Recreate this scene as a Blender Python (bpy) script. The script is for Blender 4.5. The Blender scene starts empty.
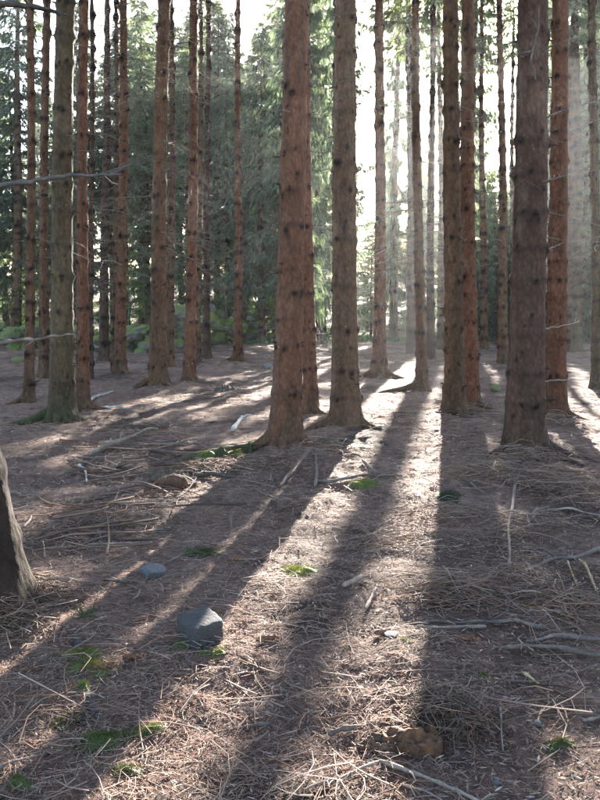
import bpy, bmesh, math
import numpy as np
from mathutils import Vector
R = math.radians
rng = np.random.default_rng(7)
scene = bpy.context.scene
C = scene.collection
PI = math.pi

# ------------------------------------------------------------------ camera
CAM_H, FPX, PITCH = 1.62, 780.0, R(6.6)
cam_d = bpy.data.cameras.new('camera')
cam = bpy.data.objects.new('camera', cam_d); C.objects.link(cam)
cam.location = (0, 0, CAM_H)
cam.rotation_euler = (PI/2 - PITCH, 0, 0)
cam_d.sensor_fit = 'HORIZONTAL'; cam_d.sensor_width = 36.0
cam_d.lens = 36.0*FPX/600.0
cam_d.clip_start = 0.05; cam_d.clip_end = 1000
scene.camera = cam

def ray(px, py):
    u, v = (px-300.0)/FPX, (400.0-py)/FPX
    c, s = math.cos(PITCH), math.sin(PITCH)
    d = np.array([u, c + v*s, -s + v*c])
    return d/np.linalg.norm(d)

# ------------------------------------------------------------------ sky, sun, exposure
SUN = ray(455, 46)
EL = math.asin(SUN[2]); AZ = math.atan2(SUN[0], SUN[1])
world = bpy.data.worlds.new('World'); scene.world = world; world.use_nodes = True
wn = world.node_tree.nodes; wl = world.node_tree.links
sky = wn.new('ShaderNodeTexSky'); sky.sky_type = 'NISHITA'; sky.sun_disc = False
sky.sun_elevation = EL; sky.sun_rotation = AZ
sky.air_density = 1.0; sky.dust_density = 1.0; sky.ozone_density = 1.0
wl.new(sky.outputs[0], wn['Background'].inputs[0]); wn['Background'].inputs[1].default_value = 0.058
sun_d = bpy.data.lights.new('sun', 'SUN'); sun = bpy.data.objects.new('sun', sun_d); C.objects.link(sun)
sun_d.energy = 5.0; sun_d.angle = R(0.5); sun_d.color = (1.0, 0.93, 0.82)
sun.location = (20, 60, 40)
sun.rotation_euler = Vector(-SUN).to_track_quat('-Z', 'Y').to_euler()
scene.view_settings.view_transform = 'Standard'
scene.view_settings.look = 'None'
scene.view_settings.gamma = 1.0
scene.view_settings.use_curve_mapping = False
scene.view_settings.exposure = 3.45
scene.render.engine = 'CYCLES'
scene.cycles.max_bounces = 6; scene.cycles.volume_bounces = 1
scene.cycles.transparent_max_bounces = 8

# ------------------------------------------------------------------ numpy noise
def _h(i, j, k, s):
    n = (i*374761393 + j*668265263 + k*1274126177 + s*974711) & 0xffffffff
    n = ((n ^ (n >> 13))*1274126177) & 0xffffffff
    n = (n ^ (n >> 16))
    return (n & 0xffff)/65535.0*2 - 1
def noise(x, y, z=0.0, s=0):
    x, y, z = np.broadcast_arrays(np.asarray(x, float), np.asarray(y, float), np.asarray(z, float))
    i, j, k = np.floor(x).astype(np.int64), np.floor(y).astype(np.int64), np.floor(z).astype(np.int64)
    fx, fy, fz = x-i, y-j, z-k
    fx, fy, fz = [f*f*(3-2*f) for f in (fx, fy, fz)]
    def L(a, b, t): return a + (b-a)*t
    r = [L(L(_h(i, j, k+c, s), _h(i+1, j, k+c, s), fx), L(_h(i, j+1, k+c, s), _h(i+1, j+1, k+c, s), fx), fy) for c in (0, 1)]
    return L(r[0], r[1], fz)
def fbm(x, y, z=0.0, s=0, o=4):
    t = 0; a = 1.0
    for q in range(o):
        t = t + a*noise(np.asarray(x)*2**q, np.asarray(y)*2**q, np.asarray(z)*2**q, s+q*17); a *= 0.5
    return t
def sstep(a, b, x):
    t = np.clip((np.asarray(x, float)-a)/(b-a), 0, 1); return t*t*(3-2*t)

# ------------------------------------------------------------------ terrain
MOUNDS = []     # x, y, height, radius: soil heaped round the big trunks
def ground0(x, y):
    x = np.asarray(x, float); y = np.asarray(y, float)
    z = 0.10*noise(x*0.16+3, y*0.16, 0, 5) + 0.05*noise(x*0.5, y*0.5+9, 0, 6)
    z = z*sstep(0.5, 6, y)
    z = z + 7.0*sstep(42, 135, y) + 0.5*sstep(20, 60, np.abs(x))
    z = z - 0.07*np.exp(-((x+1.9)/0.8)**2-((y-7.6)/0.6)**2) - 0.05*np.exp(-((x+2.2-0.10*(y-10))/0.9)**2)*sstep(9, 13, y)*(1-sstep(25, 36, y))
    return z
def ground(x, y):
    z = ground0(x, y)
    for mx, my, mh, mr in MOUNDS:
        z = z + mh*np.exp(-((x-mx)**2+(y-my)**2)/(mr*mr))
    return z
def hit(px, py):
    d = ray(px, py); t = np.linspace(1.2, 160, 12000)
    p = np.array([0, 0, CAM_H])[None] + d[None]*t[:, None]
    below = p[:, 2] < ground0(p[:, 0], p[:, 1])
    i = int(np.argmax(below)) if below.any() else len(t)-1
    return p[i]
def at(px, py, depth):            # point on the line of sight of a pixel at a given distance north
    d = ray(px, py); return np.array([0, 0, CAM_H]) + d*(depth/d[1])

# ------------------------------------------------------------------ mesh helpers
class MB:
    def __init__(s): s.v = []; s.c = []; s.f3 = []; s.f4 = []; s.n = 0
    def add(s, V, F, col):
        V = np.asarray(V, float).reshape(-1, 3); F = np.asarray(F, np.int64)
        col = np.asarray(col, float)
        if col.ndim == 1: col = np.tile(col[None, :3], (len(V), 1))
        s.v.append(V); s.c.append(col[:, :3])
        (s.f3 if F.shape[1] == 3 else s.f4).append(F + s.n); s.n += len(V)
    def tube(s, P, rad, sides, col, cap=True):
        P = np.asarray(P, float); n = len(P); rad = np.broadcast_to(np.asarray(rad, float), (n,))
        T = np.gradient(P, axis=0); T /= np.linalg.norm(T, axis=1)[:, None] + 1e-9
        up = np.array([0, 0, 1.0]) if abs(T[:, 2]).mean() < 0.8 else np.array([1.0, 0, 0])
        A = np.cross(T, up); A /= np.linalg.norm(A, axis=1)[:, None] + 1e-9
        B = np.cross(A, T)
        th = np.arange(sides)*2*PI/sides
        V = P[:, None] + rad[:, None, None]*(np.cos(th)[None, :, None]*A[:, None] + np.sin(th)[None, :, None]*B[:, None])
        V = V.reshape(-1, 3)
        i = np.arange(n-1)[:, None]*sides; j = np.arange(sides)[None]; k = (j+1) % sides
        F = np.stack([i+j, i+k, i+sides+k, i+sides+j], -1).reshape(-1, 4)
        c = np.asarray(col, float)
        if c.ndim == 2 and len(c) == n: c = np.repeat(c, sides, 0)
        s.add(V, F, c)
        if cap:
            for q, o in ((0, P[0]), (n-1, P[-1])):
                b = s.n; ring = V[q*sides:(q+1)*sides]
                cc = c if c.ndim == 1 else c[q*sides]
                f = np.stack([np.full(sides, sides), np.arange(sides), (np.arange(sides)+1) % sides], 1)
                s.add(np.vstack([ring, o]), f if q else f[:, ::-1], cc)
    def mesh(s, name, mat, smooth=True):
        V = np.vstack(s.v); Cc = np.vstack(s.c)
        m = bpy.data.meshes.new(name)
        f3 = np.vstack(s.f3) if s.f3 else np.zeros((0, 3), int); f4 = np.vstack(s.f4) if s.f4 else np.zeros((0, 4), int)
        m.vertices.add(len(V)); m.vertices.foreach_set('co', V.astype(np.float32).ravel())
        loops = np.concatenate([f3.ravel(), f4.ravel()]); m.loops.add(len(loops))
        m.loops.foreach_set('vertex_index', loops.astype(np.int32))
        nf = len(f3)+len(f4); m.polygons.add(nf)
        st = np.concatenate([np.arange(len(f3))*3, len(f3)*3 + np.arange(len(f4))*4])
        m.polygons.foreach_set('loop_start', st.astype(np.int32))
        m.polygons.foreach_set('use_smooth', np.full(nf, smooth))
        m.update(calc_edges=True)
        a = m.color_attributes.new('Col', 'FLOAT_COLOR', 'POINT')
        a.data.foreach_set('color', np.hstack([Cc, np.ones((len(Cc), 1))]).astype(np.float32).ravel())
        m.materials.append(mat)
        return m
    def build(s, name, mat, parent=None, smooth=True):
        return link(name, s.mesh(name, mat, smooth), parent)
def link(name, mesh, parent=None):
    o = bpy.data.objects.new(name, mesh); C.objects.link(o); o.parent = parent; return o
def tag(o, label=None, cat=None, group=None, kind=None):
    if label: o['label'] = label
    if cat: o['category'] = cat
    if group: o['group'] = group
    if kind: o['kind'] = kind
    return o
def thing(name, loc, label, cat, group=None):
    o = bpy.data.objects.new(name, None); C.objects.link(o); o.location = tuple(loc); o.empty_display_size = 0.2
    return tag(o, label, cat, group)
def var(c, a=0.12): return np.clip(np.asarray(c)*(1+rng.uniform(-a, a)) + rng.uniform(-a, a, 3)*0.03, 0.005, 0.9)

# ------------------------------------------------------------------ materials
def new_mat(name):
    m = bpy.data.materials.new(name); m.use_nodes = True
    nt = m.node_tree; return m, nt, nt.nodes, nt.links, nt.nodes['Principled BSDF']
def nd(nt, t, **k):
    n = nt.nodes.new(t)
    for a, b in k.items():
        if a in n.inputs: n.inputs[a].default_value = b
        else: setattr(n, a, b)
    return n
def mixmul(nt, a, b, fac=1.0, mode='MULTIPLY'):
    x = nt.nodes.new('ShaderNodeMix'); x.data_type = 'RGBA'; x.blend_type = mode
    if hasattr(fac, 'is_output'): nt.links.new(fac, x.inputs[0])
    else: x.inputs[0].default_value = fac
    for s, q in ((a, 6), (b, 7)):
        if hasattr(s, 'is_output'): nt.links.new(s, x.inputs[q])
        else: x.inputs[q].default_value = (*s, 1)
    return x.outputs[2]
def ramp(nt, src, stops):
    r = nt.nodes.new('ShaderNodeValToRGB'); e = r.color_ramp.elements
    while len(e) < len(stops): e.new(0.5)
    for q, (p, c) in enumerate(stops):
        e[q].position = p; e[q].color = (*c, 1) if len(np.atleast_1d(c)) == 3 else (c, c, c, 1)
    nt.links.new(src, r.inputs[0]); return r.outputs[0]
def bump(nt, bs, src, strength, dist, prev=None):
    b = nt.nodes.new('ShaderNodeBump'); b.inputs['Strength'].default_value = strength; b.inputs['Distance'].default_value = dist
    nt.links.new(src, b.inputs['Height'])
    if prev is not None: nt.links.new(prev, b.inputs['Normal'])
    nt.links.new(b.outputs[0], bs.inputs['Normal']); return b.outputs[0]
def attr_col(nt):
    a = nt.nodes.new('ShaderNodeAttribute'); a.attribute_name = 'Col'; return a.outputs['Color']
def coords(nt, scale=(1, 1, 1)):
    t = nt.nodes.new('ShaderNodeTexCoord'); m = nt.nodes.new('ShaderNodeMapping'); m.inputs['Scale'].default_value = scale
    nt.links.new(t.outputs['Object'], m.inputs[0]); return m.outputs[0]

def bark_material():
    m, nt, n, l, bs = new_mat('spruce_bark')
    co = coords(nt, (1, 1, 0.55))
    n1 = nd(nt, 'ShaderNodeTexNoise', Scale=9.0, Detail=6.0, Roughness=0.65); l.new(co, n1.inputs['Vector'])
    n2 = nd(nt, 'ShaderNodeTexNoise', Scale=45.0, Detail=5.0, Roughness=0.7); l.new(co, n2.inputs['Vector'])
    vo = nd(nt, 'ShaderNodeTexVoronoi', Scale=24.0); l.new(co, vo.inputs['Vector'])
    c = mixmul(nt, attr_col(nt), ramp(nt, n1.outputs[0], [(0.3, 0.65), (0.7, 1.3)]))
    c = mixmul(nt, c, ramp(nt, n2.outputs[0], [(0.3, 0.65), (0.72, 1.35)]), 0.7)
    c = mixmul(nt, c, ramp(nt, vo.outputs['Distance'], [(0.0, 1.15), (0.8, 0.5)]), 0.65)
    l.new(c, bs.inputs['Base Color']); bs.inputs['Roughness'].default_value = 0.92
    bs.inputs['Specular IOR Level'].default_value = 0.2
    p = bump(nt, bs, vo.outputs['Distance'], 0.9, -0.02)
    bump(nt, bs, n2.outputs[0], 0.9, 0.02, p)
    return m
def wood_material(name, grain=60.0, b=0.5):
    m, nt, n, l, bs = new_mat(name)
    co = coords(nt)
    n2 = nd(nt, 'ShaderNodeTexNoise', Scale=grain, Detail=5.0, Roughness=0.7); l.new(co, n2.inputs['Vector'])
    n1 = nd(nt, 'ShaderNodeTexNoise', Scale=grain*0.16, Detail=3.0); l.new(co, n1.inputs['Vector'])
    c = mixmul(nt, attr_col(nt), ramp(nt, n2.outputs[0], [(0.3, 0.55), (0.7, 1.35)]), 0.8)
    c = mixmul(nt, c, ramp(nt, n1.outputs[0], [(0.35, 0.6), (0.65, 1.25)]), 0.7)
    l.new(c, bs.inputs['Base Color']); bs.inputs['Roughness'].default_value = 0.85
    bs.inputs['Specular IOR Level'].default_value = 0.25
    bump(nt, bs, n2.outputs[0], b, 0.01)
    return m
def litter_material():
    m, nt, n, l, bs = new_mat('litter')
    l.new(attr_col(nt), bs.inputs['Base Color']); bs.inputs['Roughness'].default_value = 0.75
    bs.inputs['Specular IOR Level'].default_value = 0.3
    return m
def leaf_material(name, tr=0.35):
    m, nt, n, l, bs = new_mat(name)
    c = attr_col(nt)
    oi = nt.nodes.new('ShaderNodeObjectInfo')
    c = mixmul(nt, c, ramp(nt, oi.outputs['Random'], [(0.0, (0.75, 0.8, 0.85)), (0.5, (1.0, 1.0, 1.0)), (1.0, (1.25, 1.15, 0.9))]))
    l.new(c, bs.inputs['Base Color']); bs.inputs['Roughness'].default_value = 0.6
    bs.inputs['Specular IOR Level'].default_value = 0.3
    t = nt.nodes.new('ShaderNodeBsdfTranslucent'); l.new(mixmul(nt, c, (1.2, 1.3, 0.7)), t.inputs[0])
    x = nt.nodes.new('ShaderNodeMixShader'); x.inputs[0].default_value = tr
    l.new(bs.outputs[0], x.inputs[1]); l.new(t.outputs[0], x.inputs[2]); l.new(x.outputs[0], n['Material Output'].inputs[0])
    return m
def ground_material():
    m, nt, n, l, bs = new_mat('forest_floor')
    co = coords(nt)
    a = nd(nt, 'ShaderNodeTexNoise', Scale=14.0, Detail=8.0, Roughness=0.75); l.new(co, a.inputs['Vector'])
    b = nd(nt, 'ShaderNodeTexNoise', Scale=85.0, Detail=4.0, Roughness=0.75); l.new(co, b.inputs['Vector'])
    d = nd(nt, 'ShaderNodeTexNoise', Scale=2.2, Detail=5.0, Roughness=0.6); l.new(co, d.inputs['Vector'])
    c = mixmul(nt, attr_col(nt), ramp(nt, a.outputs[0], [(0.3, (0.35, 0.31, 0.30)), (0.5, (0.9, 0.87, 0.86)), (0.72, (1.6, 1.5, 1.4))]))
    c = mixmul(nt, c, ramp(nt, b.outputs[0], [(0.3, 0.45), (0.7, 1.5)]), 0.85)
    c = mixmul(nt, c, ramp(nt, d.outputs[0], [(0.3, (0.7, 0.68, 0.7)), (0.7, (1.2, 1.18, 1.15))]), 0.8)
    l.new(c, bs.inputs['Base Color']); bs.inputs['Roughness'].default_value = 0.9
    bs.inputs['Specular IOR Level'].default_value = 0.2
    p = bump(nt, bs, a.outputs[0], 0.8, 0.03)
    bump(nt, bs, b.outputs[0], 0.8, 0.012, p)
    return m
def stone_material(name, base, moss, amount):
    m, nt, n, l, bs = new_mat(name)
    co = coords(nt)
    a = nd(nt, 'ShaderNodeTexNoise', Scale=7.0, Detail=8.0, Roughness=0.7); l.new(co, a.inputs['Vector'])
    b = nd(nt, 'ShaderNodeTexNoise', Scale=50.0, Detail=4.0, Roughness=0.7); l.new(co, b.inputs['Vector'])
    c = mixmul(nt, base, ramp(nt, a.outputs[0], [(0.3, 0.55), (0.7, 1.4)]))
    c = mixmul(nt, c, ramp(nt, b.outputs[0], [(0.3, 0.7), (0.7, 1.3)]))
    if amount > 0:
        oi = nt.nodes.new('ShaderNodeObjectInfo')
        g = nt.nodes.new('ShaderNodeNewGeometry'); s = nt.nodes.new('ShaderNodeSeparateXYZ'); l.new(g.outputs['Normal'], s.inputs[0])
        ad = nd(nt, 'ShaderNodeMath', operation='ADD'); l.new(s.outputs[2], ad.inputs[0]); l.new(a.outputs[0], ad.inputs[1])
        hf_ = nd(nt, 'ShaderNodeMath', operation='MULTIPLY_ADD'); l.new(oi.outputs['Random'], hf_.inputs[0]); hf_.inputs[1].default_value = 0.8; hf_.inputs[2].default_value = -0.75
        ad2 = nd(nt, 'ShaderNodeMath', operation='ADD'); l.new(ad.outputs[0], ad2.inputs[0]); l.new(hf_.outputs[0], ad2.inputs[1])
        f = ramp(nt, ad2.outputs[0], [(0.0, 0.0), (0.5, 1.0)])
        mo = mixmul(nt, moss, ramp(nt, b.outputs[0], [(0.3, 0.5), (0.7, 1.5)]))
        c = mixmul(nt, c, mo, f, 'MIX')
    l.new(c, bs.inputs['Base Color']); bs.inputs['Roughness'].default_value = 0.85
    p = bump(nt, bs, a.outputs[0], 0.6, 0.03); bump(nt, bs, b.outputs[0], 0.5, 0.006, p)
    return m
M_BARK = bark_material()
M_WOOD = wood_material('dead_wood')
M_ROT = wood_material('rotten_wood', 35.0, 0.9)
M_LIT = litter_material()
M_LEAF = leaf_material('spruce_needles', 0.5)
M_MOSS = leaf_material('moss', 0.25)
M_GROUND = ground_material()
M_STONE_W = stone_material('mossy_field_stone', (0.17, 0.165, 0.155), (0.125, 0.155, 0.032), 0.22)
M_STONE = stone_material('grey_stone', (0.06, 0.056, 0.058), (0.07, 0.11, 0.03), 0.0)
M_STONE_P = stone_material('pale_stone', (0.16, 0.155, 0.16), (0.07, 0.11, 0.03), 0.0)

# ------------------------------------------------------------------ the list of trunks
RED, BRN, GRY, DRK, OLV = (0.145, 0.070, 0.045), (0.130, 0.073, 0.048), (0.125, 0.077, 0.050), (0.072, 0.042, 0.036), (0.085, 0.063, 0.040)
# base px, base py, width px at y=220, px at the top of the frame, colour, label
TREES = [
 (62, 424, 20, 68, OLV, 'thick olive-brown spruce trunk with a mossy root spreading left', dict(big=1, moss=1)),
 (285, 449, 25, 300, RED, 'thick reddish leaning spruce trunk nearest the centre', dict(big=1)),
 (346, 431, 22, 345, GRY, 'thick grey-brown knotty spruce trunk right of the leaning reddish one', dict(big=1)),
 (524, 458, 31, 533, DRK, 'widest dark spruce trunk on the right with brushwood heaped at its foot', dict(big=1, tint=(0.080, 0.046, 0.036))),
 (455, 417, 16.5, 453, GRY, 'grey spruce trunk of the touching pair with the low sun behind it', dict(big=1)),
 (471, 406, 14, 467, RED, 'reddish spruce trunk of the touching pair, right of its grey partner', dict()),
 (555, 421, 16.5, 556, RED, 'orange-brown spruce trunk just right of the widest dark trunk', dict(big=1)),
 (158, 386, 14, 164.5, BRN, 'sturdy brown spruce trunk standing alone left of centre', dict(big=1)),
 (311, 414, 11, 304, RED, 'narrow reddish trunk half hidden behind the leaning spruce', dict()),
 (379, 377, 10.5, 381, RED, 'slim reddish spruce trunk with widely flared roots near the bright gap', dict(flare=1.2)),
 (422, 391, 9, 417, BRN, 'slim brown spruce trunk with a root running left, at the sunlit strip', dict(flare=0.8)),
 (29, 403, 8, 32, BRN, 'thin brown spruce trunk second from the left edge', dict()),
 (44, 377, 8.5, 48, BRN, 'thin brown trunk between the second trunk and the thick olive one', dict()),
 (83, 411, 10, 86, RED, 'slim reddish trunk close on the right of the thick olive spruce', dict()),
 (90, 378, 4.5, 92, DRK, 'very thin dark trunk peeping out behind the slim reddish one', dict()),
 (104, 362, 8, 107, DRK, 'straight dark trunk left of the reddish one by the boulders', dict()),
 (120, 374, 9, 123, RED, 'slim reddish trunk in front of the pale boulders', dict()),
 (114, 372, 4.5, 115, GRY, 'thin grey trunk touching the left side of a reddish one', dict()),
 (170, 366, 6, 172, BRN, 'thin trunk just behind the sturdy lone brown spruce', dict()),
 (189, 381, 9.5, 195, RED, 'slim reddish trunk right of the sturdy lone brown spruce', dict()),
 (198, 363, 4.5, 200, GRY, 'very thin trunk against the right side of a slim reddish one', dict()),
 (207, 358, 6, 207, DRK, 'thin dark trunk standing left of the green boulders', dict()),
 (218, 334, 4.5, 218, DRK, 'thin far trunk rising behind the green boulders', dict()),
 (238, 361, 7, 239, RED, 'slim pale-red trunk just right of the green boulders', dict(flare=0.6)),
 (319, 343, 5, 318, DRK, 'thin far dark trunk between the two thick central spruces', dict(low=4.5, slim=0.8)),
 (336, 358, 5, 335, BRN, 'thin trunk half hidden behind the grey-brown knotty spruce', dict(low=5.5, slim=0.5)),
 (411, 355, 8, 410, DRK, 'dark slim trunk right of the bright gap', dict()),
 (431, 360, 7, 431, DRK, 'dark slim trunk left of the touching pair', dict()),
 (441, 349, 6.5, 439, GRY, 'thin greyish trunk close behind the left of the touching pair', dict()),
 (484, 349, 6, 482, BRN, 'thin brown trunk right behind the touching pair', dict()),
 (503, 364, 8, 501, BRN, 'slim brown trunk midway between the touching pair and the widest trunk', dict()),
 (513, 349, 4, 513, GRY, 'thin grey trunk close to the left side of the widest dark trunk', dict()),
 (568, 351, 7, 574, BRN, 'slim trunk right behind the orange-brown spruce', dict()),
 (577, 352, 8.5, 576, OLV, 'slim olive trunk second from the right edge group', dict()),
 (585, 340, 6, 586, DRK, 'far dark trunk near the right edge', dict()),
 (597, 388, 8.5, 593, OLV, 'grey-olive trunk cut by the right edge of the view', dict()),
 (16, 340, 9, 18, GRY, 'greyish trunk far back at the left edge', dict()),
]

# ------------------------------------------------------------------ trunk builder
def trunk_mesh(dist, r0, H, tint, top, seed, moss=0, flare=0.45, hfine=8.0):
    g = np.random.default_rng(seed)
    dz = float(np.clip(dist*0.0028, 0.02, 0.16)); seg = int(np.clip(600/dist, 14, 60))
    h = np.concatenate([np.arange(-0.25, hfine, dz), np.linspace(hfine, H, 24)]); n = len(h)
    th = np.arange(seg)*2*PI/seg
    hh, tt = np.meshgrid(h, th, indexing='ij')
    hc = np.clip(hh, 0, None)
    r = r0*np.clip((1-hc/H), 0.01, 1)**0.8/(1-2.5/H)**0.8
    ph = g.uniform(0, 2*PI, 3); k = g.integers(3, 6)
    lob = 0.55 + 0.45*np.cos(k*tt+ph[0]) + 0.35*np.cos(2*tt+ph[1])
    r = r*(1 + flare*(0.55+lob*0.8)*np.exp(-hc/0.16) + 0.22*np.exp(-hc/0.9))
    r = r*(1 + 0.035*fbm(np.cos(tt)*1.3+seed, np.sin(tt)*1.3, hh*1.2, 3, 3) + 0.025*np.cos(2*tt+ph[2]))
    r = r + 0.0045*np.abs(fbm(np.cos(tt)*r0*42+seed, np.sin(tt)*r0*42, hh*18, 71, 3)) + 0.006*np.exp(-hc/0.4)*fbm(np.cos(tt)*5+seed, np.sin(tt)*5, hh*5, 73, 3)
    tint = np.asarray(tint)
    col = np.tile(tint[None, None]*np.array((1.17, 1.08, 1.01)), (n, seg, 1))
    tone = 0.95 + 0.24*fbm(np.cos(tt)*0.9+seed*1.7, np.sin(tt)*0.9, hh*0.55, 11, 4)
    col = col*tone[..., None]
    gl = np.clip(0.10*hh/5 + 0.55*fbm(np.cos(tt)*1.6+seed*0.3, np.sin(tt)*1.6, hh*1.7, 61, 4)-0.08, 0, 0.6)[..., None]
    col = col*(1-gl) + np.array((0.165, 0.115, 0.085))*gl
    # grey-green algae patches, stronger near the foot
    al = np.clip(0.35*fbm(np.cos(tt)*1.1, np.sin(tt)*1.1+seed, hh*0.8, 23, 3) + 0.4*np.exp(-hc/0.5) - 0.05, 0, 0.55)[..., None]
    col = col*(1-al) + np.array((0.052, 0.045, 0.030))*al
    if moss:
        mm = np.clip(np.exp(-hc/0.3)*1.0 + 0.6*noise(np.cos(tt)*2, np.sin(tt)*2, hh*3, 31) - 0.25, 0, 0.85)[..., None]
        col = col*(1-mm) + np.array((0.06, 0.066, 0.03))*mm
    # whorls of knots
    wh = []; z = g.uniform(0.3, 0.6)
    while z < min(H*0.8, hfine+5):
        wh.append(z); z += g.uniform(0.26, 0.62)
    knots = []
    for z in wh:
        ring = np.exp(-((hh-z-0.02*np.sin(tt+ph[0]))/max(0.028, dz*0.8))**2)*np.clip(0.55+0.6*noise(np.cos(tt)*2.2+z*7, np.sin(tt)*2.2, seed, 41), 0.05, 0.95)
        col = col*(1-0.42*ring[..., None]); r = r*(1+0.045*np.exp(-((hh-z)/0.05)**2))
        for q in range(g.integers(4, 8)): knots.append((z+g.normal(0, 0.025), g.uniform(0, 2*PI), g.uniform(0.6, 1.3)))
    for q in range(int(min(H*0.8, hfine)*13)): knots.append((g.uniform(0.2, hfine), g.uniform(0, 2*PI), g.uniform(0.3, 0.8)))
    ax = np.array([top[0]/H, top[1]/H])
    sway = 0.012*dist/10
    def axis(z): return np.stack([ax[0]*z + 0.05*np.sin(z*0.35+ph[0])*np.clip(z/6, 0, 1), ax[1]*z, z], -1)
    mb = MB()
    kd = max(0.024, dist*0.0018)
    for z, a, s in knots:
        i0 = np.searchsorted(h, z-0.12); i1 = np.searchsorted(h, z+0.12)
        if i1 <= i0: continue
        rr = r[i0:i1].mean()
        da = (tt[i0:i1]-a+PI) % (2*PI)-PI
        d2 = (da*rr)**2 + ((hh[i0:i1]-z)*0.9)**2
        w = np.exp(-(d2/(kd*s*1.15)**2)**1.6)
        col[i0:i1] *= (1-0.9*w)[..., None]
        r[i0:i1] += 0.014*s*np.exp(-d2/(kd*2.0)**2)
    A = axis(h)
    V = np.stack([A[:, None, 0]+r*np.cos(tt), A[:, None, 1]+r*np.sin(tt), np.broadcast_to(hh, r.shape)], -1).reshape(-1, 3)
    i = np.arange(n-1)[:, None]*seg; j = np.arange(seg)[None]; kk = (j+1) % seg
    F = np.stack([i+j, i+kk, i+seg+kk, i+seg+j], -1).reshape(-1, 4)
    mb.add(V, F, np.clip(col, 0.008, 0.9).reshape(-1, 3))
    # short dead stubs standing out of the knots
    rad = lambda z: r0*np.clip(1-z/H, 0.01, 1)**0.8/(1-2.5/H)**0.8*(1+0.22*np.exp(-max(z, 0)/0.9))
    for z, a, s in knots:
        if g.random() < 0.55 or z < 0.25: continue
        L = g.uniform(0.02, 0.065)*(1 if g.random() < 0.85 else 2.6)
        o = axis(np.array(z)); d = np.array([math.cos(a), math.sin(a), g.uniform(-0.3, 0.35)])
        rz = rad(z)
        mb.tube([o+d*rz*0.93, o+d*(rz+L*0.5), o+d*(rz+L)], [0.011*s+0.003, 0.009*s+0.002, 0.004], 5, np.array((0.05, 0.036, 0.03)))
    return mb, axis, rad, wh

def dead_twigs(mb, axis, rad, g, z0, z1, count, lmin, lmax, fine=True):
    for q in range(count):
        z = g.uniform(z0, z1); a = g.uniform(0, 2*PI); L = g.uniform(lmin, lmax)
        o = axis(np.array(z)); d = np.array([math.cos(a), math.sin(a), g.uniform(-0.25, 0.15)])
        t = np.linspace(0, 1, 6); side = np.array([-d[1], d[0], 0])
        bend = g.uniform(-0.25, 0.25); dr = g.uniform(-0.35, 0.12)
        P = o + d*(rad(z)*0.9) + d[None]*L*t[:, None] + side[None]*(bend*L*t**2)[:, None] + np.array([0, 0, 1])[None]*(dr*L*t**1.7)[:, None]
        P[1:] += g.normal(0, 0.012*L, (5, 3))
        c = np.array((0.13, 0.105, 0.085))*g.uniform(0.7, 1.5); rb = 0.004+0.0045*L
        mb.tube(P, rb*(1-0.8*t), 4, c, cap=False)
        for w in range(int(L*5)):
            i = g.integers(1, 5); dd = d*g.uniform(0.2, 0.8) + side*g.choice([-1, 1])*g.uniform(0.5, 1) + np.array([0, 0, g.uniform(-0.5, 0.2)])
            l = g.uniform(0.15, 0.45)*L
            mb.tube([P[i], P[i]+dd*l*0.5+g.normal(0, 0.02, 3), P[i]+dd*l+np.array([0, 0, -0.1*l])], [rb*0.45, rb*0.35, rb*0.15], 3, c*0.95, cap=False)

# ------------------------------------------------------------------ spruce foliage prototypes
def crown_mesh(name, seed, L, Rmax, whorls, kpb, low_sparse=0.0, ks=1.0):
    g = np.random.default_rng(seed)
    V = []; Cc = []; mb = MB()
    for w in range(whorls):
        f = (w+g.uniform(0, 0.8))/whorls
        z = f*L; Rr = Rmax*(1-f)**0.75*(0.45+0.55*min(1, f/0.12+0.25))
        for b in range(g.integers(4, 7)):
            if g.random() < low_sparse*(1-f*3): continue
            a = g.uniform(0, 2*PI); l = Rr*g.uniform(0.55, 1.15)+0.15
            d = np.array([math.cos(a), math.sin(a), 0]); s = np.array([-d[1], d[0], 0])
            t = np.linspace(0, 1, 5); dr = g.uniform(0.15, 0.5)*(1-f)
            zc = z - dr*l*np.sin(t*PI*0.62) + 0.10*l*t**3
            P = np.stack([d[0]*l*t, d[1]*l*t, zc], -1) + s*(g.uniform(-0.15, 0.15)*l*t**2)[:, None]
            mb.tube(P, 0.018*(1-0.85*t)*min(1, l), 3, (0.07, 0.05, 0.04), cap=False)
            n = int(kpb*l/Rmax)+6
            u = g.uniform(0.12, 1, n)**0.8
            px = np.stack([np.interp(u, t, P[:, q]) for q in range(3)], -1)
            sd = g.choice([-1, 1], n)
            ln = g.uniform(0.16, 0.46, n)*(0.55+0.6*np.sin(u*PI*0.9))*ks
            dirs = d[None]*g.uniform(0.1, 0.9, n)[:, None] + s[None]*(sd*g.uniform(0.15, 1.0, n))[:, None] + np.array([0, 0, 1])[None]*g.uniform(-1.1, 0.05, n)[:, None]
            dirs /= np.linalg.norm(dirs, axis=1)[:, None]
            wv = np.cross(dirs, g.normal(0, 1, (n, 3))); wv /= np.linalg.norm(wv, axis=1)[:, None]
            wd = (g.uniform(0.018, 0.045, n)*ks)[:, None]
            mid = px + dirs*(ln*0.45)[:, None]
            tip = px + dirs*ln[:, None] + np.array([0, 0, -1])[None]*(ln*0.18)[:, None]
            V.append(np.stack([px, mid+wv*wd, tip, mid-wv*wd], 1))
            c = np.array((0.112, 0.142, 0.12))[None]*g.uniform(0.55, 1.5, n)[:, None]
            c = c + np.array((0.03, 0.03, 0.0))[None]*(u > 0.8)[:, None]*g.uniform(0, 1, n)[:, None]
            Cc.append(np.repeat(c, 4, 0))
    V = np.concatenate(V); n = len(V)
    F = (np.arange(n)[:, None]*4 + np.arange(4)[None])
    mb.add(V.reshape(-1, 3), F, np.concatenate(Cc))
    return mb.mesh(name, M_LEAF, smooth=False)
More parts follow.
